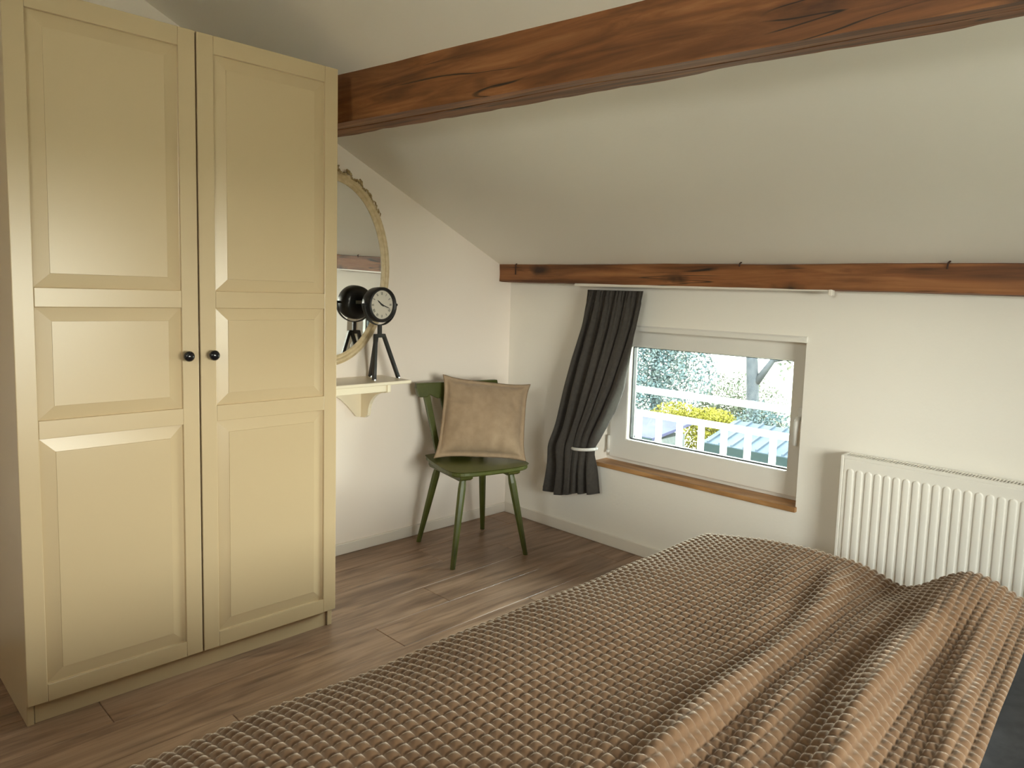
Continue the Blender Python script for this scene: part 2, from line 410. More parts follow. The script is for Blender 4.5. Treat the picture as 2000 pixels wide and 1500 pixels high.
# ------------------------------------------------------------------ outdoors
OUT = {'Specular IOR Level': 0.08}
M['lawn'] = mottled('pale_field', (0.24, 0.23, 0.17), (0.33, 0.315, 0.25), 0.3, 0.9, **OUT)
M['leaf_blue'] = mottled('leaf_shade', (0.020, 0.033, 0.039), (0.045, 0.056, 0.054), 2.5, 0.7, **OUT)
M['leaf_olive'] = mottled('leaf_olive', (0.032, 0.040, 0.030), (0.060, 0.062, 0.044), 2.5, 0.7, **OUT)
M['leaf_yellow'] = mottled('blossom_yellow', (0.055, 0.050, 0.004), (0.090, 0.078, 0.010), 3.0, 0.7, **OUT)
M['bark'] = mottled('bark', (0.022, 0.025, 0.030), (0.034, 0.036, 0.041), 9, 0.9, **OUT)
M['shed_roof'] = mottled('shed_roofing', (0.018, 0.026, 0.038), (0.028, 0.036, 0.048), 1.5, 0.8, **OUT)
M['shed_roof2'] = mottled('slate_roofing', (0.017, 0.017, 0.036), (0.026, 0.026, 0.048), 1.5, 0.8, **OUT)
M['shed_trim'] = principled('shed_trim', (0.006, 0.011, 0.012), 0.7, **OUT)
M['shed_wall'] = principled('shed_wall', (0.050, 0.055, 0.056), 0.8, **OUT)
M['rail_white'] = principled('galvanised_paint', (0.30, 0.33, 0.33), 0.5, **OUT)
ZG = -4.0
setp(pyob('ground', [(-150, -60, ZG), (120, -60, ZG), (120, 200, ZG), (-150, 200, ZG)], [(0, 1, 2, 3)], M['lawn']), kind='structure')
# balcony rail
br = root('balcony_railing', (0.7, 0.8, -0.3), 0, 'white metal railing with upright bars just outside the window', 'railing')
YR = 0.8
for za, zb_, d in ((0.692, 0.730, .035), (0.545, 0.580, .035), (-0.25, -0.21, .03)):
    mob('rail', bbox(((-1.4, YR, za), (2.6, YR + d, zb_))), M['rail_white'], br, bevel=0.004)
bal = None
for k in range(22):
    xb = -1.3 + 0.1535 * k * 1.0
    xb = 0.513 + (k - 11) * 0.149
    if bal is None:
        bal = mob('baluster', bbox(((-.016, -.012, -.21), (.016, .012, .55))), M['rail_white'], br, local=True)
        o = bal
    else:
        o = bal.copy(); C.objects.link(o)
    o.matrix_parent_inverse = W[br].inverted(); o.location = (xb, YR + .016, 0)
for xp in (-1.39, 2.58):
    mob('post', bbox(((xp - .03, YR - .02, ZG), (xp + .03, YR + .05, .73))), M['rail_white'], br)

def leaves(rng, blobs, n, size):
    """leaf quads scattered over a set of ellipsoid blobs"""
    V = []; Fc = []
    for i in range(n):
        c, r = blobs[rng.randrange(len(blobs))]
        u = Vector((rng.gauss(0, 1), rng.gauss(0, 1), rng.gauss(0, 1))).normalized() * (rng.random() ** 0.45)
        p = Vector((c[0] + u.x * r[0], c[1] + u.y * r[1], c[2] + u.z * r[2]))
        a = Vector((rng.gauss(0, 1), rng.gauss(0, 1), rng.gauss(0, 1))).normalized(); b = a.orthogonal().normalized()
        s = size * rng.uniform(0.6, 1.3); k = len(V)
        V += [tuple(p - a * s), tuple(p + b * s * .45), tuple(p + a * s), tuple(p - b * s * .45)]; Fc.append((k, k + 1, k + 2, k + 3))
    return V, Fc
def tree(name, base, crown_blobs, n, size, mat, trunk_r, top, label, cat, branches=(), group=None):
    rng = random.Random(hash(label) % 1000 if False else len(label) * 7 + n)
    t = root(name, base, 0, label, cat, group)
    bm = bmesh.new(); b = Vector(base); tp = Vector(top)
    pts = [b + (tp - b) * q + Vector((math.sin(q * 5) * .06, 0, 0)) for q in (0, .25, .5, .75, 1)]
    tube(bm, pts, [trunk_r * 1.25, trunk_r, trunk_r * .9, trunk_r * .75, trunk_r * .5], 9)
    mob('trunk', bm, M['bark'], t, smooth=True)
    for s, e, r in branches:
        bm = bmesh.new(); s = Vector(s); e = Vector(e); m = (s + e) / 2 + Vector((0, 0, -.08))
        tube(bm, [s, m, e], [r, r * .7, r * .35], 7); mob('branch', bm, M['bark'], t, smooth=True)
    V, Fc = leaves(rng, crown_blobs, n, size)
    f = pyob('foliage', V, Fc, mat, t); f['kind'] = 'stuff'
    return t
tree('garden_tree', (-8.0, 13.5, ZG), [((-8.6, 13.5, -.3), (1.5, 1.2, 1.1)), ((-7.4, 13.2, -.7), (1.3, 1.1, .9)), ((-9.2, 13.6, .8), (1.3, 1.1, 1.1)), ((-7.6, 13.4, .4), (1.0, 1.0, .9)), ((-8.5, 13.0, -1.4), (1.6, 1.0, .7))],
     14000, .05, M['leaf_blue'], .16, (-8.2, 13.5, 1.6), 'broad leafy garden tree outside beyond the violet slate shed roof', 'tree')
tree('bare_tree', (-5.42, 14.0, ZG), [((-4.6, 14.3, .9), (1.4, .6, 1.0)), ((-4.2, 14.2, -.1), (1.0, .5, .7))], 420, .07, M['leaf_olive'], .17, (-5.75, 14.0, 2.4),
     'nearly bare tree with a thick forked trunk outside the window', 'tree',
     [((-5.45, 14, -.75), (-4.75, 14.1, .5), .10), ((-5.1, 14.05, -.2), (-4.35, 14.1, .15), .05), ((-4.9, 14.1, .2), (-4.6, 14.1, 1.4), .06), ((-5.65, 14, .6), (-6.6, 13.9, 1.9), .07), ((-4.75, 14.1, .5), (-4.0, 14.2, 1.1), .04)])
for i, (bx, by, bz, rx, rz, n, lab) in enumerate(((-7.0, 16.2, -1.9, 1.5, 1.15, 2600, 'grey green shrub beyond the yellow bush outside the window'),
                                         (-4.75, 13.0, -2.05, .9, 1.0, 2600, 'dense shrub above the blue grey shed roof outside the window'))):
    tree('garden_shrub', (bx, by, ZG), [((bx, by, bz), (rx, .42, rz)), ((bx - .5, by - .1, bz - .5), (rx * .8, .38, rz * .7)), ((bx + .5, by, bz - .9), (rx * .8, .38, rz))], n * 5, .045,
         M['leaf_olive' if i == 0 else 'leaf_blue'], .05, (bx, by, bz), lab, 'shrub')
tree('forsythia_bush', (-5.6, 11.7, ZG), [((-5.6, 11.7, -1.78), (.70, .4, .45)), ((-6.3, 11.9, -1.48), (.7, .4, .3)), ((-5.35, 11.75, -1.42), (.6, .4, .25)), ((-5.55, 11.7, -2.5), (.5, .4, .7)), ((-7.0, 11.9, -1.7), (.7, .3, .22))],
     9000, .035, M['leaf_yellow'], .05, (-5.6, 11.7, -2.0), 'bright yellow flowering bush between the two roofs outside', 'shrub')
def shed(name, x0, x1, y0, y1, ze, zr, mat, label, nseam, slanted):
    t = root(name, ((x0 + x1) / 2, (y0 + y1) / 2, ZG), 0, label, 'shed')
    mob('wall', bbox(((x0 + .15, y0 + .15, ZG), (x1 - .15, y1 - .15, ze - .05))), M['shed_wall'], t)
    bm = bmesh.new(); prism(bm, [(y0, ze), (y1, zr), (y1, zr + .06), (y0, ze + .06)], 0, x0, x1); mob('roof', bm, mat, t)
    mob('fascia', bbox(((x0, y0 - .03, ze - .14), (x1, y0, ze + .05))), M['shed_trim'], t)
    for k in range(nseam):
        xx = x0 + (x1 - x0) * (k + .5) / nseam
        bm = bmesh.new(); prism(bm, [(y0, ze + .06), (y1, zr + .06), (y1, zr + .10), (y0, ze + .10)], 0, xx - .02, xx + .02); mob('roof_seam', bm, mat, t)
    for k in range(4):
        xx = x0 + (x1 - x0) * (k + .5) / 4
        mob('shed_window', bbox(((xx - .22, y0 + .12, ze - .75), (xx + .22, y0 + .16, ze - .22))), M['pvc'], t)
    return t
shed('garden_shed', -4.55, -2.2, 10.0, 11.3, -1.66, -1.36, M['shed_roof'], 'shed with seamed blue grey roof outside behind the railing', 9, True)
shed('garden_shed', -7.4, -5.2, 9.2, 10.8, -1.60, -1.42, M['shed_roof2'], 'low shed with dark violet slate roof outside, beside the yellow bush', 0, False)

# ------------------------------------------------------------------ wardrobe
WX, WY0, WY1 = 0.652, -2.535, -1.535
wr = root('wardrobe', (0.33, -2.035, 0), 0, 'tall cream two-door wardrobe with framed panels and black knobs', 'wardrobe')
T = 0.018; HB = 2.078
for y0 in (WY0 + .002, WY1 - .002 - T):
    mob('side_panel', bbox(((0.016, y0, 0), (WX - 0.024, y0 + T, HB))), M['cream'], wr, bevel=0.001)
mob('top_panel', bbox(((0.016, WY0 + T + .002, HB - T), (WX - 0.024, WY1 - T - .002, HB))), M['cream'], wr)
mob('bottom_panel', bbox(((0.016, WY0 + T + .002, 0.058), (WX - 0.024, WY1 - T - .002, 0.076))), M['cream'], wr)
mob('back_panel', bbox(((0.016, WY0 + T + .002, 0.0), (0.022, WY1 - T - .002, HB))), M['cream'], wr)
mob('partition', bbox(((0.022, -2.035 - T / 2, 0.076), (WX - 0.03, -2.035 + T / 2, HB - T))), M['cream'], wr)
mob('plinth', bbox(((WX - 0.045, WY0 + T + .005, 0), (WX - 0.030, WY1 - T - .007, 0.058))), M['cream'], wr)
DZ0, DZ1 = 0.068, 2.0715
ZP = [(0.120, 0.845), (0.897, 1.218), (1.272, 2.016)]
def fielded_panel(y0, y1, z0, z1):
    bm = bmesh.new(); xf = WX
    prof = [(0.0, -0.0085), (0.0015, -0.0095), (0.040, -0.0030), (0.0405, -0.0012), (0.043, -0.0012)]
    rings = []
    for d, dx in prof:
        rings.append([bm.verts.new((xf + dx, y, z)) for y, z in ((y0 + d, z0 + d), (y1 - d, z0 + d), (y1 - d, z1 - d), (y0 + d, z1 - d))])
    for A, B in zip(rings, rings[1:]):
        for k in range(4): bm.faces.new((A[k], A[(k + 1) % 4], B[(k + 1) % 4], B[k]))
    bm.faces.new(rings[-1])
    back = [bm.verts.new((xf - .014, y, z)) for y, z in ((y0, z0), (y1, z0), (y1, z1), (y0, z1))]
    bm.faces.new(back[::-1])
    for k in range(4): bm.faces.new((back[k], back[(k + 1) % 4], rings[0][(k + 1) % 4], rings[0][k]))
    return bm
for (y0, y1, ky, nm) in ((WY0, -2.0375, -2.078, 'l'), (-2.0325, WY1, -1.998, 'r')):
    st = 0.0515
    bm = bbox(((WX - .02, y0, DZ0), (WX, y0 + st, DZ1)), ((WX - .02, y1 - st, DZ0), (WX, y1, DZ1)))
    d = mob('door', bm, M['cream'], wr, bevel=0.0022, seg=2)
    zz = [DZ0] + [v for p in ZP for v in p] + [DZ1]
    for k in range(4):
        mob('rail', bbox(((WX - .02, y0 + st, zz[2 * k]), (WX, y1 - st, zz[2 * k + 1]))), M['cream'], d, bevel=0.0014)
    for z0, z1 in ZP:
        mob('panel', fielded_panel(y0 + st, y1 - st, z0, z1), M['cream'], d)
    bm = bmesh.new()
    lathe(bm, [(0.0075, 0), (0.0065, 0.004), (0.006, 0.012), (0.010, 0.016), (0.0155, 0.021), (0.0168, 0.027), (0.0145, 0.033), (0.008, 0.037), (0.0, 0.038)], (WX, ky, 1.066), (1, 0, 0), 24)
    k_ = mob('knob', bm, M['knob'], d, smooth=True); k_['label'] = 'round black glossy knob'

# ------------------------------------------------------------------ mirror
MY, MZ, MA, MB_ = -1.190, 1.378, 0.285, 0.408
mr = root('wall_mirror', (0.004, MY, MZ), 0, 'oval wall mirror in a cream gilt frame with carved crest', 'mirror')
mr.rotation_euler = (0, R(1.4), 0); mr.location = (0.013, MY, MZ)
nseg = 96
prof = [(-0.004, 0.010), (-0.001, 0.016), (0.006, 0.018), (0.011, 0.013), (0.014, 0.020), (0.022, 0.027), (0.029, 0.023), (0.031, 0.018), (0.037, 0.018), (0.042, 0.010), (0.042, 0.0), (-0.004, 0.0)]
V = []
for r, hgt in prof:
    for k in range(nseg):
        t = 2 * math.pi * k / nseg; nx, nz = math.cos(t) / MA, math.sin(t) / MB_; ln = math.hypot(nx, nz)
        V.append((hgt, MA * math.cos(t) + r * nx / ln, MB_ * math.sin(t) + r * nz / ln))
Fc = grid_faces(nseg, len(prof), True)
for k in range(nseg): Fc.append((k, (k + 1) % nseg, (len(prof) - 1) * nseg + (k + 1) % nseg, (len(prof) - 1) * nseg + k))
pyob('frame', V, Fc, M['gilt'], mr, smooth=True, local=True)
V = [(0.009, (MA + .002) * math.cos(2 * math.pi * k / nseg), (MB_ + .002) * math.sin(2 * math.pi * k / nseg)) for k in range(nseg)]
V += [(0.002, v[1], v[2]) for v in V]
Fc = [tuple(range(nseg)), tuple(range(2 * nseg - 1, nseg - 1, -1))] + [(k, (k + 1) % nseg, nseg + (k + 1) % nseg, nseg + k) for k in range(nseg)]
pyob('mirror_glass', V, Fc, M['mirror'], mr, local=True)
bm = bmesh.new()   # carved crest: leafy scrolls running down both shoulders from a central palmette
rng = random.Random(3)
for sgn in (-1, 1):
    for q in range(26):
        t = math.pi / 2 - sgn * (0.02 + q / 25 * 0.88)
        nx, nz = math.cos(t) / MA, math.sin(t) / MB_; ln = math.hypot(nx, nz); nx /= ln; nz /= ln
        off = 0.040 + 0.007 * math.sin(q * 1.25) + (0.006 if q % 6 in (0, 1) else 0)
        c = Vector((0.012, MA * math.cos(t) + nx * off, MB_ * math.sin(t) + nz * off))
        rr = 0.0085 * (1 - q / 40) + 0.003 * (q % 6 == 0)
        tang = Vector((0, -nz, nx))
        tube(bm, [c - tang * .012 + Vector((0, nx, nz)) * -.004, c + Vector((.006, 0, 0)), c + tang * .010 + Vector((0, nx, nz)) * (.010 if q % 6 == 0 else .003)], [rr * .6, rr, rr * .35], 7)
for a_ in (-.9, -.45, 0, .45, .9):
    d = Vector((0, math.sin(a_), math.cos(a_))); b0 = Vector((0.012, 0, MB_ + 0.035))
    tube(bm, [b0, b0 + d * .022 + Vector((.008, 0, 0)), b0 + d * .046], [.006, .010, .003], 7)
mob('crest', bm, M['gilt_dark'], mr, smooth=True, local=True)

# ------------------------------------------------------------------ console shelf
sh = root('wall_shelf', (0.0, -1.19, 0.67), 0, 'cream console shelf with curved bracket below the oval mirror', 'shelf')
SY0, SY1 = -1.495, -0.884
mob('shelf_board', bbox(((0.001, SY0, 0.852), (0.246, SY1, 0.868))), M['cream_shelf'], sh, bevel=0.004)
mob('apron', bbox(((0.212, -1.37, 0.820), (0.228, -1.004, 0.852))), M['cream_shelf'], sh, bevel=0.002)
for y0 in (-1.38, -1.013):
    arc = [(0.235, 0.852), (0.235, 0.818), (0.222, 0.816)]
    for q in range(9):
        t = q / 8 * math.pi / 2
        arc.append((0.215 - 0.140 * math.sin(t), 0.700 + 0.112 * math.cos(t)))
    arc += [(0.070, 0.685), (0.058, 0.680), (0.045, 0.672), (0.0, 0.670), (0.0, 0.852)]
    bm = bmesh.new(); V0 = [bm.verts.new((p[0], y0, p[1])) for p in arc]; V1 = [bm.verts.new((p[0], y0 + .018, p[1])) for p in arc]
    bm.faces.new(V0); bm.faces.new(V1[::-1])
    for k in range(len(arc)): bm.faces.new((V0[k], V1[k], V1[(k + 1) % len(arc)], V0[(k + 1) % len(arc)]))
    mob('bracket', bm, M['cream_shelf'], sh, bevel=0.0015)
pts = [(-1.375, 0.852), (-1.375, .70)]
pl = [(-1.000, 0.852), (-1.000, 0.672), (-1.03, 0.672)]
for q in range(11):
    t = q / 10; pl.append((-1.04 - 0.15 * t, 0.676 + 0.114 * math.sin(t * math.pi / 2)))
pl2 = [(-2.38 - y, z) for y, z in reversed(pl[:-1])]
bm = bmesh.new(); prism(bm, pl + pl2, 0, 0.001, 0.015); mob('back_board', bm, M['cream_shelf'], sh, bevel=0.001)

# ------------------------------------------------------------------ tripod clock
CK = (0.125, -0.985, 0.868)
ck = root('table_clock', CK, R(6), 'black round tripod clock with pale dial on the console shelf', 'clock')
cz = 0.352; cr_ = 0.083
bm = bmesh.new()
lathe(bm, [(0.0, -0.052), (0.05, -0.052), (0.072, -0.044), (cr_ - .002, -0.030), (cr_, -0.005), (cr_, 0.020), (cr_ - .002, 0.025), (cr_ - .008, 0.027), (cr_ - .0145, 0.022), (cr_ - .016, 0.012), (0.0, 0.012)], (0, 0, cz), (1, 0, 0), 48)
case = mob('clock_case', bm, M['black'], ck, smooth=True, local=True)
for p in case.data.polygons: p.use_smooth = True
m_ = case.modifiers.new('split', 'EDGE_SPLIT'); m_.split_angle = R(40)
bm = bmesh.new(); lathe(bm, [(0.0, 0.0122), (cr_ - .0155, 0.0122), (cr_ - .0155, 0.0135), (0, 0.0135)], (0, 0, cz), (1, 0, 0), 48)
dial = mob('dial', bm, M['dial'], ck, local=True)
def stroke(bm, p, q, w, x0):
    p, q = Vector((0, *p)), Vector((0, *q)); d = (q - p).normalized(); n = Vector((0, -d.z, d.y)) * w / 2
    v = [bm.verts.new(Vector((x0, 0, cz)) + s) for s in (p - n, q - n, q + n, p + n)]
    bm.faces.new(v)
NUM = ['XII', 'I', 'II', 'III', 'IIII', 'V', 'VI', 'VII', 'VIII', 'IX', 'X', 'XI']
bm = bmesh.new()
# seen from the front (+x) the viewer's right is +y
for i, s in enumerate(NUM):
    th = 2 * math.pi * i / 12; rad = Vector((math.sin(th), math.cos(th))); tan = Vector((math.cos(th), -math.sin(th)))
    wd = {'I': .0032, 'V': .0062, 'X': .0062}; tot = sum(wd[c] for c in s); o_ = -tot / 2
    r0, r1 = 0.047, 0.060
    for c in s:
        a0 = o_; a1 = o_ + wd[c] - .0012; am = (a0 + a1) / 2; o_ += wd[c]
        P = lambda a, r: tuple(rad * r + tan * a)
        if c == 'I': stroke(bm, P(am, r0), P(am, r1), .0017, 0.0138)
        if c == 'V': stroke(bm, P(a0, r1), P(am, r0), .0018, 0.0138); stroke(bm, P(a1, r1), P(am, r0), .0010, 0.0138)
        if c == 'X': stroke(bm, P(a0, r1), P(a1, r0), .0018, 0.0138); stroke(bm, P(a1, r1), P(a0, r0), .0010, 0.0138)
mob('numerals', bm, M['dial_ink'], dial, local=True)
def hand(ang, ln, w, x0, name):
    d = Vector((math.sin(ang), math.cos(ang))); bm = bmesh.new()
    t = Vector((d.y, -d.x))
    P = [(-.012, w * .4), (0, w * .6), (ln * .7, w * .5), (ln, 0.0002)]
    L_ = [bm.verts.new(Vector((x0, *(d * a + t * b))) + Vector((0, 0, cz))) for a, b in P]; R_ = [bm.verts.new(Vector((x0, *(d * a - t * b)) ) + Vector((0, 0, cz))) for a, b in P]
    for k in range(3): bm.faces.new((L_[k], L_[k + 1], R_[k + 1], R_[k]))
    ret = bmesh.ops.extrude_face_region(bm, geom=bm.faces[:]); bmesh.ops.translate(bm, verts=[v for v in ret['geom'] if isinstance(v, bmesh.types.BMVert)], vec=(.001, 0, 0))
    mob(name, bm, M['dial_ink'], dial, local=True)
hand(R(308), 0.036, .0055, .0150, 'hour_hand'); hand(R(110), 0.053, .0038, .0165, 'minute_hand')
bm = bmesh.new(); lathe(bm, [(.004, .013), (.004, .019), (0, .0195)], (0, 0, cz), (1, 0, 0), 16); mob('hand_cap', bm, M['dial_ink'], dial, local=True)
mob('sticker', bbox(((-.0535, -.022, cz - .004), (-.0522, .008, cz + .012))), M['paper'], case, local=True)
bm = bmesh.new()   # yoke
ry = 0.098; ringp = []
for q in range(25):
    t = R(-4) + (math.pi + R(8)) * q / 24
    ringp.append((math.cos(t) * ry, cz - math.sin(t) * ry))
for (y0, z0), (y1, z1) in zip(ringp, ringp[1:]):
    k = (ry - .004) / ry
    sc2 = lambda y, z: (y * k, cz + (z - cz) * k)
    a = [(-.009, y0, z0), (.009, y0, z0), (.009, y1, z1), (-.009, y1, z1)]
    b_ = [(p[0], *sc2(p[1], p[2])) for p in a]
    va = [bm.verts.new(p) for p in a]; vb = [bm.verts.new(p) for p in b_]
    bm.faces.new(va); bm.faces.new(vb[::-1])
    for k2 in range(4): bm.faces.new((va[k2], vb[k2], vb[(k2 + 1) % 4], va[(k2 + 1) % 4]))
mob('yoke', bm, M['black'], ck, local=True)
for s in (-1, 1):
    bm = bmesh.new(); tube(bm, [(0, s * (cr_ - .004), cz), (0, s * .106, cz)], .006, 10); mob('pivot_screw', bm, M['black'], ck, local=True)
mob('stem', bbox(((-.008, -.008, .205), (.008, .008, .258))), M['black'], ck, local=True, bevel=.001)
mob('crossbar', bbox(((-.009, -.030, .197), (.009, .030, .214))), M['black'], ck, local=True, bevel=.001)
def sqleg(p0, p1, w):
    bm = bmesh.new(); p0, p1 = Vector(p0), Vector(p1); d = (p1 - p0).normalized(); u = Vector((1, 0, 0)); u = (u - d * u.dot(d)).normalized(); v = d.cross(u)
    A = [bm.verts.new(p0 + u * a * w + v * b * w) for a, b in ((-1, -1), (1, -1), (1, 1), (-1, 1))]; B = [bm.verts.new(p1 + u * a * w + v * b * w) for a, b in ((-1, -1), (1, -1), (1, 1), (-1, 1))]
    bm.faces.new(A); bm.faces.new(B[::-1])
    for k in range(4): bm.faces.new((A[k], B[k], B[(k + 1) % 4], A[(k + 1) % 4]))
    return bm
for p0, p1 in (((.0, -.024, .208), (.038, -.062, .002)), ((.0, .024, .208), (.030, .094, .002)), ((-.006, -.014, .204), (-.088, .020, .002))):
    l_ = mob('leg', sqleg(p0, p1, .0075), M['black'], ck, local=True)
    bm = bmesh.new(); lathe(bm, [(.006, .0), (.006, .006), (0, .006)], (p1[0] + .004, p1[1], 0), (0, 0, 1), 12); mob('foot', bm, M['steel'], l_, local=True)

# ------------------------------------------------------------------ green chair (local: x forward, y left-to-right along the wall, z up)
CH = (0.34, -0.577, 0.0); CRZ = R(-13)
ch = root('wooden_chair', CH, CRZ, 'green painted wooden plank-seat chair standing in the corner', 'chair')
def smooth_poly(P, n=6):
    out = []
    m = len(P)
    for i in range(m):
        p0, p1, p2, p3 = (Vector(P[(i + k - 1) % m]) for k in range(4))
        for s in range(n):
            t = s / n
            out.append(tuple(0.5 * ((2 * p1) + (-p0 + p2) * t + (2 * p0 - 5 * p1 + 4 * p2 - p3) * t * t + (-p0 + 3 * p1 - 3 * p2 + p3) * t ** 3)))
    return out
outline = smooth_poly([(-.195, -.125), (-.195, .145), (-.15, .185), (.0, .205), (.15, .222), (.205, .19), (.222, .1), (.224, 0.01), (.222, -.08), (.205, -.165), (.15, -.198), (.0, -.19), (-.15, -.165)], 4)
bm = bmesh.new(); prof = [(0.0, .430), (-.004, .436), (-.003, .449), (-.010, .455)]
rings = []
cx_, cy_ = .01, .01
for d, z in prof:
    rings.append([bm.verts.new((p[0] + (cx_ - p[0]) / math.hypot(cx_ - p[0], cy_ - p[1]) * -d * -1, p[1] + (cy_ - p[1]) / math.hypot(cx_ - p[0], cy_ - p[1]) * -d * -1, z)) for p in outline])
for A, B in zip(rings, rings[1:]):
    for k in range(len(A)): bm.faces.new((A[k], A[(k + 1) % len(A)], B[(k + 1) % len(A)], B[k]))
bm.faces.new(rings[0][::-1]); bm.faces.new(rings[-1])
mob('seat', bm, M['green'], ch, local=True)
for s in (-1, 1):
    yc = s * .132 + .008
    bm = bmesh.new(); prism(bm, [(-.165, .432), (-.165, .412), (-.150, .402), (.170, .402), (.188, .412), (.188, .432)], 1, yc - .034, yc + .034)
    mob('batten', bm, M['green'], ch, local=True, bevel=.004)
def taper_leg(top, foot, r0, r1):
    bm = bmesh.new(); tp, ft = Vector(top), Vector(foot); d = ft - tp
    tube(bm, [tp, tp + d * .12, tp + d * .5, ft], [r0 * .8, r0, (r0 + r1) / 2 + .001, r1], 8)
    # cut flat at the floor
    for v in bm.verts:
        if v.co.z < 0.004: v.co.z = 0.0
    return bm
for (tx, ty), (fx, fy) in (((-.125, -.122), (-.203, -.188)), ((.150, -.125), (.217, -.205)), ((-.125, .135), (-.228, .204)), ((.150, .140), (.213, .202))):
    mob('leg', taper_leg((tx, ty, .408), (fx, fy, .0), .0195, .0125), M['green'], ch, local=True)
# backrest leaning back: plane from (-.150, z .452) to (-.215, z .83)
def bk(z): return -.150 - .065 * (z - .452) / .378
def back_piece(name, poly, th, bev=.004):
    """poly of (y, z) on the leaning back plane"""
    bm = bmesh.new(); A = [bm.verts.new((bk(z) + th / 2, y, z)) for y, z in poly]; B = [bm.verts.new((bk(z) - th / 2, y, z)) for y, z in poly]
    bm.faces.new(A); bm.faces.new(B[::-1])
    for k in range(len(poly)): bm.faces.new((A[k], B[k], B[(k + 1) % len(poly)], A[(k + 1) % len(poly)]))
    return mob(name, bm, M['green'], ch, local=True, bevel=bev)
crest = [(-.212, .826), (.258, .826), (.262, .80), (.250, .758), (.215, .754), (.200, .757), (.188, .768), (.172, .758), (.145, .745), (.100, .752), (-.054, .752), (-.100, .745), (-.128, .758), (-.144, .768), (-.156, .757), (-.170, .754), (-.205, .756), (-.217, .80)]
back_piece('crest_rail', crest, .030)
back_piece('spindle', [(-.120, .445), (-.092, .445), (-.140, .765), (-.176, .765)], .020)
back_piece('spindle', [(.125, .445), (.153, .445), (.222, .765), (.186, .765)], .020)
back_piece('splat', [(-.030, .445), (.070, .445), (.085, .52), (.100, .62), (.115, .70), (.125, .76), (-.085, .76), (-.075, .70), (-.060, .62), (-.045, .52)], .016)

# ------------------------------------------------------------------ cushion on the chair
Rz = Matrix.Translation(CH) @ Matrix.Rotation(CRZ, 4, 'Z')
BL, BR, TR, TL = (Vector(v) for v in ((-.065, -.175, .468), (.155, .225, .459), (-.02, .352, .818), (-.172, -.08, .868)))
cu = root('cushion', Rz @ Vector((.03, .03, .458)), 0, 'beige linen scatter cushion with flanged edge on the green chair', 'cushion')
nu = 56; V = []; 
nrm = ((BR - BL).cross(TL - BL)).normalized()
if nrm.x < 0: nrm = -nrm
for side in (1, -1):
    for j in range(nu):
        for i in range(nu):
            u, v = i / (nu - 1), j / (nu - 1); a, b = 2 * u - 1, 2 * v - 1
            # edges pull inwards between the corners
            a2 = a * (1 - .085 * (1 - b ** 4)); b2 = b * (1 - .075 * (1 - a ** 4))
            uu, vv = (a2 + 1) / 2, (b2 + 1) / 2
            p = BL * (1 - uu) * (1 - vv) + BR * uu * (1 - vv) + TR * uu * vv + TL * (1 - uu) * vv
            fl = max(abs(a), abs(b))
            core = max(0.0, 1 - (fl / .90) ** 2.6)
            e = max(0, (1 - (abs(a) / .92) ** 2.4)) * max(0, (1 - (abs(b) / .92) ** 2.4))
            th = .082 * (e ** .5) + .003
            sag = 1 + .22 * (-b) * (1 - a * a)
            wr_ = .008 * noise.noise((a * 2.2 + side, b * 1.6, 4.0)) + .004 * noise.noise((a * 5.5, b * 2.4 + side, 9.0)) + .014 * noise.noise((a * 1.2 + 5, b * 4 + side * 3, 1.0)) * (abs(a) ** 1.5) * (1 - abs(b))
            wr_ += .013 * math.exp(-((a - .72 + .25 * (b - .35)) ** 2) / .004 - ((b - .35) ** 2) / .03) * -1
            wr_ += -.011 * math.exp(-((b - .42 + .2 * (a + .75)) ** 2) / .003 - ((a + .75) ** 2) / .05)
            fray = .004 * noise.noise((a * 9, b * 9, 2.0)) if fl > .9 else 0
            pp_ = p + nrm * side * (th * sag + (wr_ if e > 0 else 0)) + nrm * fray
            V.append(tuple(Rz @ pp_))
Fc = grid_faces(nu, nu); nn = nu * nu
Fc += [tuple(k + nn for k in reversed(f)) for f in grid_faces(nu, nu)]
edge = [i for i in range(nu)] + [j * nu + nu - 1 for j in range(1, nu)] + [(nu - 1) * nu + i for i in range(nu - 2, -1, -1)] + [j * nu for j in range(nu - 2, 0, -1)]
for k in range(len(edge)):
    a, b = edge[k], edge[(k + 1) % len(edge)]
    Fc.append((b, a, a + nn, b + nn))
pyob('cover', V, Fc, M['linen'], cu, smooth=True)
bm = bmesh.new()
loop = [(Vector(V[i]) + Vector(V[i + nn])) / 2 for i in edge]
tube(bm, loop + [loop[0], loop[1]], .0032, 6, caps=False)
mob('hem', bm, M['linen_edge'], cu, smooth=True)

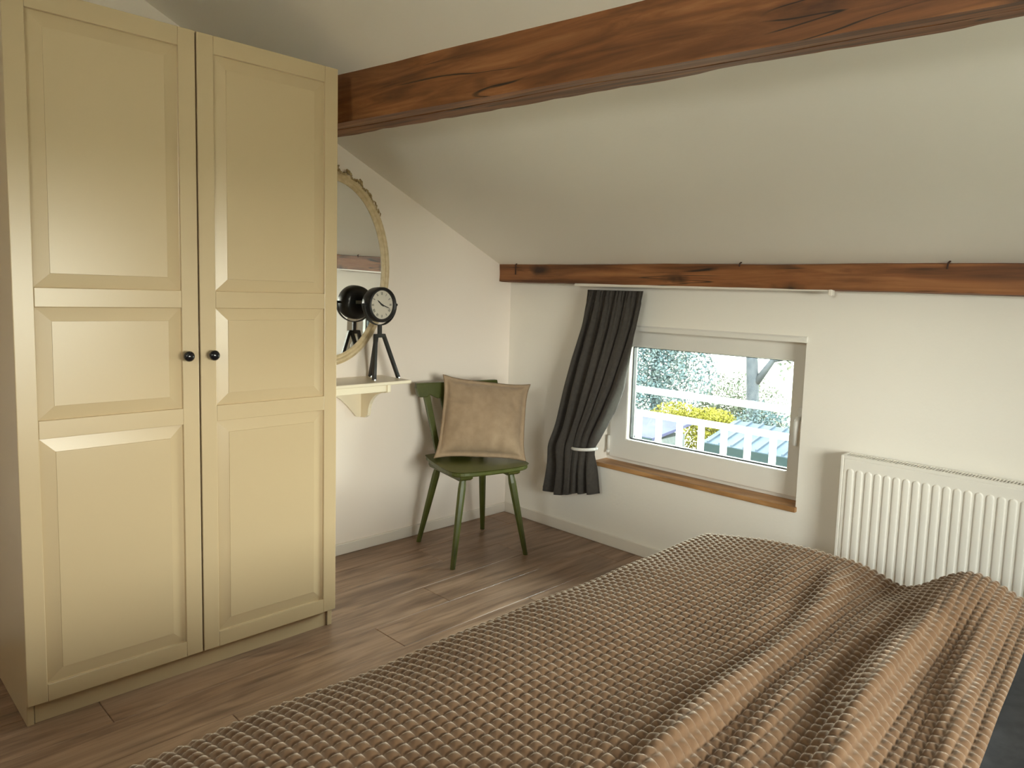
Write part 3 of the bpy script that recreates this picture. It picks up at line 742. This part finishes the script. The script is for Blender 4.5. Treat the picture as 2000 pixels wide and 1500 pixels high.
# ------------------------------------------------------------------ curtain
LX = [(1.319, .638), (1.126, .600), (.963, .556), (.625, .471), (.238, .365)]
RX = [(1.319, .989), (1.146, .957), (.993, .916), (.837, .869), (.701, .812), (.587, .755), (.515, .722), (.476, .722), (.275, .758)]
def interp(tab, z):
    tab = sorted(tab)
    if z <= tab[0][0]: return tab[0][1]
    for (z0, x0), (z1, x1) in zip(tab, tab[1:]):
        if z <= z1: return x0 + (x1 - x0) * (z - z0) / (z1 - z0)
    return tab[-1][1]
ct = root('curtain', (0.62, -0.08, 1.32), 0, 'charcoal curtain gathered to one side of the window by a white band', 'curtain')
NU, NV = 170, 70; V = []
for j in range(NV):
    q = j / (NV - 1)
    for i in range(NU):
        u = i / (NU - 1)
        zbot = .236 - .02 * math.sin(min(1, u * 1.6) * math.pi) + .045 * u
        z = 1.322 + (zbot - 1.322) * q
        xl, xr = interp(LX, z), interp(RX, z)
        # fabric bunches up to the right, the left part falls freely
        free = max(0, min(1, (1.15 - z) / .8))
        uu = u + .10 * free * math.sin(math.pi * u) * (1 - u)
        x = xl + (xr - xl) * uu
        amp = .007 + .021 * min(1, q * 2.2)
        tiez = math.exp(-((z - .495) / .07) ** 2)
        ph = 2 * math.pi * (6.2 * u + .22 * math.sin(3 * q + 5 * u) + .1 * math.sin(11 * u))
        y = -.078 + amp * (1 - .65 * tiez * (u > .45)) * (math.sin(ph) + .30 * math.sin(2.1 * ph + 1.0 + 2 * q) + .5 * (1 - min(1, q * 3)) * math.sin(3.3 * ph))
        y += -.026 * math.sin(math.pi * u) * min(1, q * 2) - .02 * tiez * (u < .5)
        if q < .05: y += .006 * math.sin(u * 150)
        x += .006 * math.sin(ph + 1.3) * min(1, q * 3)
        V.append((x, min(y, -.012), z))
o = pyob('curtain_cloth', V, grid_faces(NU, NV), M['curtain'], ct, smooth=True)
m_ = o.modifiers.new('thick', 'SOLIDIFY'); m_.thickness = .0025
bm = bmesh.new()
loop = []
for k in range(29):
    t = 2 * math.pi * k / 28; loop.append((.657 + .073 * math.cos(t), -.078 - .046 * math.sin(t), .502 + .008 * math.cos(t)))
tube(bm, loop, .0085, 8, caps=False)
b_ = mob('tie_band', bm, M['plastic_white'], ct, smooth=True); b_['label'] = 'white tie-back band'
rail = root('curtain_rail', (1.25, -.08, 1.33), 0, 'thin white curtain track fixed under the narrow wall beam', 'curtain rail')
mob('track', bbox(((.560, -.090, 1.338), (1.872, -.068, 1.353))), M['white_trim'], rail, bevel=.002)
mob('end_stop', bbox(((1.868, -.094, 1.322), (1.884, -.064, 1.350))), M['white_trim'], rail, bevel=.003)

# ------------------------------------------------------------------ radiator
RXL, RXR, RZB, RZT, RYF = 1.965, 3.05, 0.13, 0.706, -0.100
rd = root('radiator', ((RXL + RXR) / 2, -.06, RZB), 0, 'white ribbed panel radiator on the wall beside the window', 'radiator')
mob('panel', bbox(((RXL + .012, RYF + .004, RZB), (RXR - .012, RYF + .020, RZT - .012))), M['radiator'], rd, bevel=.004)
mob('rear_panel', bbox(((RXL + .012, -.034, RZB), (RXR - .012, -.022, RZT - .012))), M['radiator'], rd)
for xa, xb in ((RXL, RXL + .012), (RXR - .012, RXR)):
    mob('side_cover', bbox(((xa, RYF + .002, RZB + .01), (xb, -.018, RZT))), M['radiator'], rd, bevel=.003)
mob('convector', bbox(((RXL + .02, RYF + .024, RZB + .03), (RXR - .02, -.036, RZT - .035))), M['rad_dark'], rd)
rib = None
pitch = .0335; xs = RXL + .040
while xs < RXR - .03:
    if rib is None:
        bm = bmesh.new(); hw = .0115; z0, z1 = RZB + .03, RZT - .050; dp = .0048
        prof = [(hw + .0015, 0.0), (hw - .001, dp * .85), (hw - .004, dp)]
        rings = []
        for w_, d_ in prof:
            pts = []
            rr = min(w_, .012)
            for cx2, cz2, a0 in ((w_ - rr, z1 + w_ - hw - rr, 0), (-w_ + rr, z1 + w_ - hw - rr, 90), (-w_ + rr, z0 - w_ + hw + rr, 180), (w_ - rr, z0 - w_ + hw + rr, 270)):
                for k in range(5):
                    t = R(a0 + 90 * k / 4); pts.append((cx2 + rr * math.cos(t), cz2 + rr * math.sin(t)))
            rings.append([bm.verts.new((p[0], RYF + .0045 - d_, p[1])) for p in pts])
        for A, B in zip(rings, rings[1:]):
            for k in range(len(A)): bm.faces.new((A[k], A[(k + 1) % len(A)], B[(k + 1) % len(A)], B[k]))
        bm.faces.new(rings[-1])
        rib = mob('rib', bm, M['radiator'], rd, smooth=True)
        m_ = rib.modifiers.new('split', 'EDGE_SPLIT'); m_.split_angle = R(50)
        o = rib
    else:
        o = rib.copy(); C.objects.link(o)
    o.location = (xs, 0, 0); xs += pitch
bm = bmesh.new()     # top grille
for lo, hi in (((RXL + .012, RYF + .003, RZT - .012), (RXR - .012, RYF + .016, RZT)), ((RXL + .012, -.034, RZT - .012), (RXR - .012, -.020, RZT))): box(bm, lo, hi)
k = RXL + .018
while k < RXR - .014:
    box(bm, (k, RYF + .016, RZT - .010), (k + .0045, -.034, RZT - .001)); k += .0105
mob('grille', bm, M['radiator'], rd)
for xx in (RXL + .2, RXR - .2):
    mob('wall_bracket', bbox(((xx - .015, -.022, RZB + .08), (xx + .015, -.0015, RZT - .1))), M['radiator'], rd)

# ------------------------------------------------------------------ bed
BX0, BX1, BY0, BY1 = 1.80, 4.2, -2.62, -0.80
bd = root('bed', ((BX0 + BX1) / 2, (BY0 + BY1) / 2, 0), 0, 'double bed hidden under the brown velvet blanket', 'bed')
mob('frame', bbox(((BX0 + .02, BY0 + .02, .12), (BX1, BY1 - .02, .28))), M['bed_wood'], bd, bevel=.01)
mob('mattress', bbox(((BX0 + .03, BY0 + .03, .28), (BX1 - .05, BY1 - .03, .385))), M['mattress'], bd, bevel=.03, seg=3)
for xx in (BX0 + .06, BX1 - .12):
    for yy in (BY0 + .06, BY1 - .12): mob('leg', bbox(((xx, yy, 0), (xx + .06, yy + .06, .13))), M['bed_wood'], bd)

def bedz(x, y):
    """top of the bedding under the blanket"""
    e = min(1, max(0, (x - 1.755) / .30))
    z = .472 + .040 * (1 - (1 - e) ** 2)
    z += .010 * math.sin(3.1 * y + 1.4 * x) * e
    ridge = 0
    yy = -y
    for c0, c1, wd, hh in ((2.275, .12, .030, .030), (2.415, .08, .034, .016), (2.555, .05, .036, .046), (2.16, .16, .05, .012), (2.66, .09, .03, .018)):
        cx2 = c0 + c1 * (yy - .8) + .018 * math.sin(yy * 5 + c0 * 9)
        fade = .55 + .45 * math.sin(yy * 3.2 + c0 * 5) ** 2
        fade *= 1 - .9 * math.exp(-((yy - .78) / .20) ** 2)
        ridge += hh * fade * math.exp(-((x - cx2) / wd) ** 2)
    z += ridge
    # hump by the window at the blanket's upper corner and the dip before it
    z += .054 * math.exp(-((x - 2.59) / .10) ** 2 - ((y + .80) / .22) ** 2)
    z -= .034 * math.exp(-((x - 2.415) / .075) ** 2 - ((y + .80) / .20) ** 2)
    z += .006 * noise.noise((x * 4, y * 4, 1.0))
    return z
# dark grey duvet
NU, NV = 90, 80; V = []
for j in range(NV):
    t = j / (NV - 1); y = BY0 + (BY1 - BY0 + .01) * t
    for i in range(NU):
        s = i / (NU - 1); x = BX0 + .01 + (BX1 - .12 - BX0) * s
        hem_x = 2.75 + .06 * (-.77 - y); past = max(0, min(1, (x - hem_x - .01) / .15))
        z = min(bedz(x, y), .52 + .2 * (1 - past)) - .026 + .030 * past + .03 * noise.noise((x * 5, y * 3.2, 7.0)) * past
        ex = min(x - BX0, BX1 - .11 - x); ey = min(y - BY0, BY1 + .01 - y); ed = max(0, min(ex, ey))
        z -= .10 * max(0, 1 - ed / .06) ** 2
        V.append((x, y, z))
dv = pyob('duvet', V, grid_faces(NU, NV), M['dark_linen'], None, smooth=True)
m_ = dv.modifiers.new('thick', 'SOLIDIFY'); m_.thickness = .018; m_.offset = -1
setp(dv, 'dark grey duvet showing beyond the hem of the brown blanket', 'duvet')
# brown velvet blanket with quilted square cells
cell = .025; sub = 6
s0, s1 = -.36, 1.09; t0, t1 = -.36, 2.24       # cloth coordinates: s from the foot edge towards the head, t from the window side towards the room
ns = int((s1 - s0) / cell); ntc = int((t1 - t0) / cell)
S = s0 + np.arange(ns * sub + 1) * cell / sub; Tt = t0 + np.arange(ntc * sub + 1) * cell / sub
rad_ = .055
def roll(d):
    """arc-length d past an edge -> (horizontal overhang, drop)"""
    q = rad_ * math.pi / 2
    if d <= 0: return d, 0.0
    if d < q: a = d / rad_; return rad_ * math.sin(a), rad_ * (1 - math.cos(a))
    return rad_ + .10 * (d - q), rad_ + (d - q)
P = np.zeros((len(Tt), len(S), 3))
rs = [roll(-s - .0) for s in S]; yN = 1.90
for j, t in enumerate(Tt):
    of, df = roll(-t)
    on_, dn = roll(t - yN)
    y = BY1 + .03 + of if t <= 0 else (BY1 + .03 - t if t < yN else BY1 + .03 - yN - on_)
    hem = .06 * max(0, min(t, 1.9))
    for i, s in enumerate(S):
        ox, dx = rs[i]
        k = max(0, s) / s1
        x = 1.79 - ox if s <= 0 else 1.79 + s * (1 + (.945 - 1.09 + hem) / 1.09 * k)
        xe = max(x, 1.76)
        z = bedz(xe, min(max(y, BY0), BY1 + .02))
        dy = max(df, dn)
        drop = (dx ** 3 + dy ** 3) ** (1 / 3)
        fold = .02 * math.sin(t * 13) * min(1, dx * 5) + 0
        z = z - drop
        yw = y + (.016 * (1 + math.sin(s * 14)) * min(1, dy * 5) * (1 if t <= 0 else -1) if dy > .05 else 0)
        P[j, i] = (x - abs(fold), yw, max(z, .035 + .02 * (drop > .4)))
du = np.gradient(P, axis=1); dv_ = np.gradient(P, axis=0)
nr = np.cross(du, -dv_); nr /= np.linalg.norm(nr, axis=2, keepdims=True) + 1e-9
fu = (np.arange(len(S)) % sub) / sub; fv = (np.arange(len(Tt)) % sub) / sub
au = np.abs(2 * fu - 1)[None, :]; av = np.abs(2 * fv - 1)[:, None]      # four-sided pillows with pinched seams between them
hgt = .0080 * (.65 * (1 - np.maximum(au, av) ** 1.7) + .35 * (1 - au ** 2) * (1 - av ** 2))
P = P + nr * (hgt[..., None] + .004)
nvx = len(S); V = P.reshape(-1, 3)
me = bpy.data.meshes.new('blanket'); me.from_pydata([tuple(v) for v in V.tolist()], [], grid_faces(nvx, len(Tt))); me.update()
me.polygons.foreach_set('use_smooth', [True] * len(me.polygons)); me.materials.append(M['velvet'])
bl = bpy.data.objects.new('blanket', me); C.objects.link(bl)
setp(bl, 'brown quilted velvet blanket spread over the bed', 'blanket')

# ------------------------------------------------------------------ added throw on the bed, out of view, pale to bounce light upward 
M['bounce_wool'] = mottled('bounce_wool', (0.80, 0.74, 0.64), (0.86, 0.81, 0.72), 40, 0.95, 0.2)
th = root('bounce_throw', (2.99, -2.385, .55), 0, 'added folded cream throw out of view on the bed, bouncing light into the room', 'throw')
for k in range(3):
    NU, NV = 30, 18; V = []; ix = .012 * k
    for side in (1, -1):
        for j in range(NV):
            for i in range(NU):
                a, b = 2 * i / (NU - 1) - 1, 2 * j / (NV - 1) - 1
                e = (max(0, 1 - abs(a) ** 10) * max(0, 1 - abs(b) ** 8)) ** .5
                V.append((2.99 + (.465 - ix) * a, -2.385 + (.235 - ix) * b, .590 + .022 * k + side * .0115 * e + .004 * noise.noise((a * 2, b * 2, k))))
    f = grid_faces(NU, NV); n2 = NU * NV
    pyob('fold_layer', V, f + [tuple(q + n2 for q in reversed(t_)) for t_ in f], M['bounce_wool'], th, smooth=True)
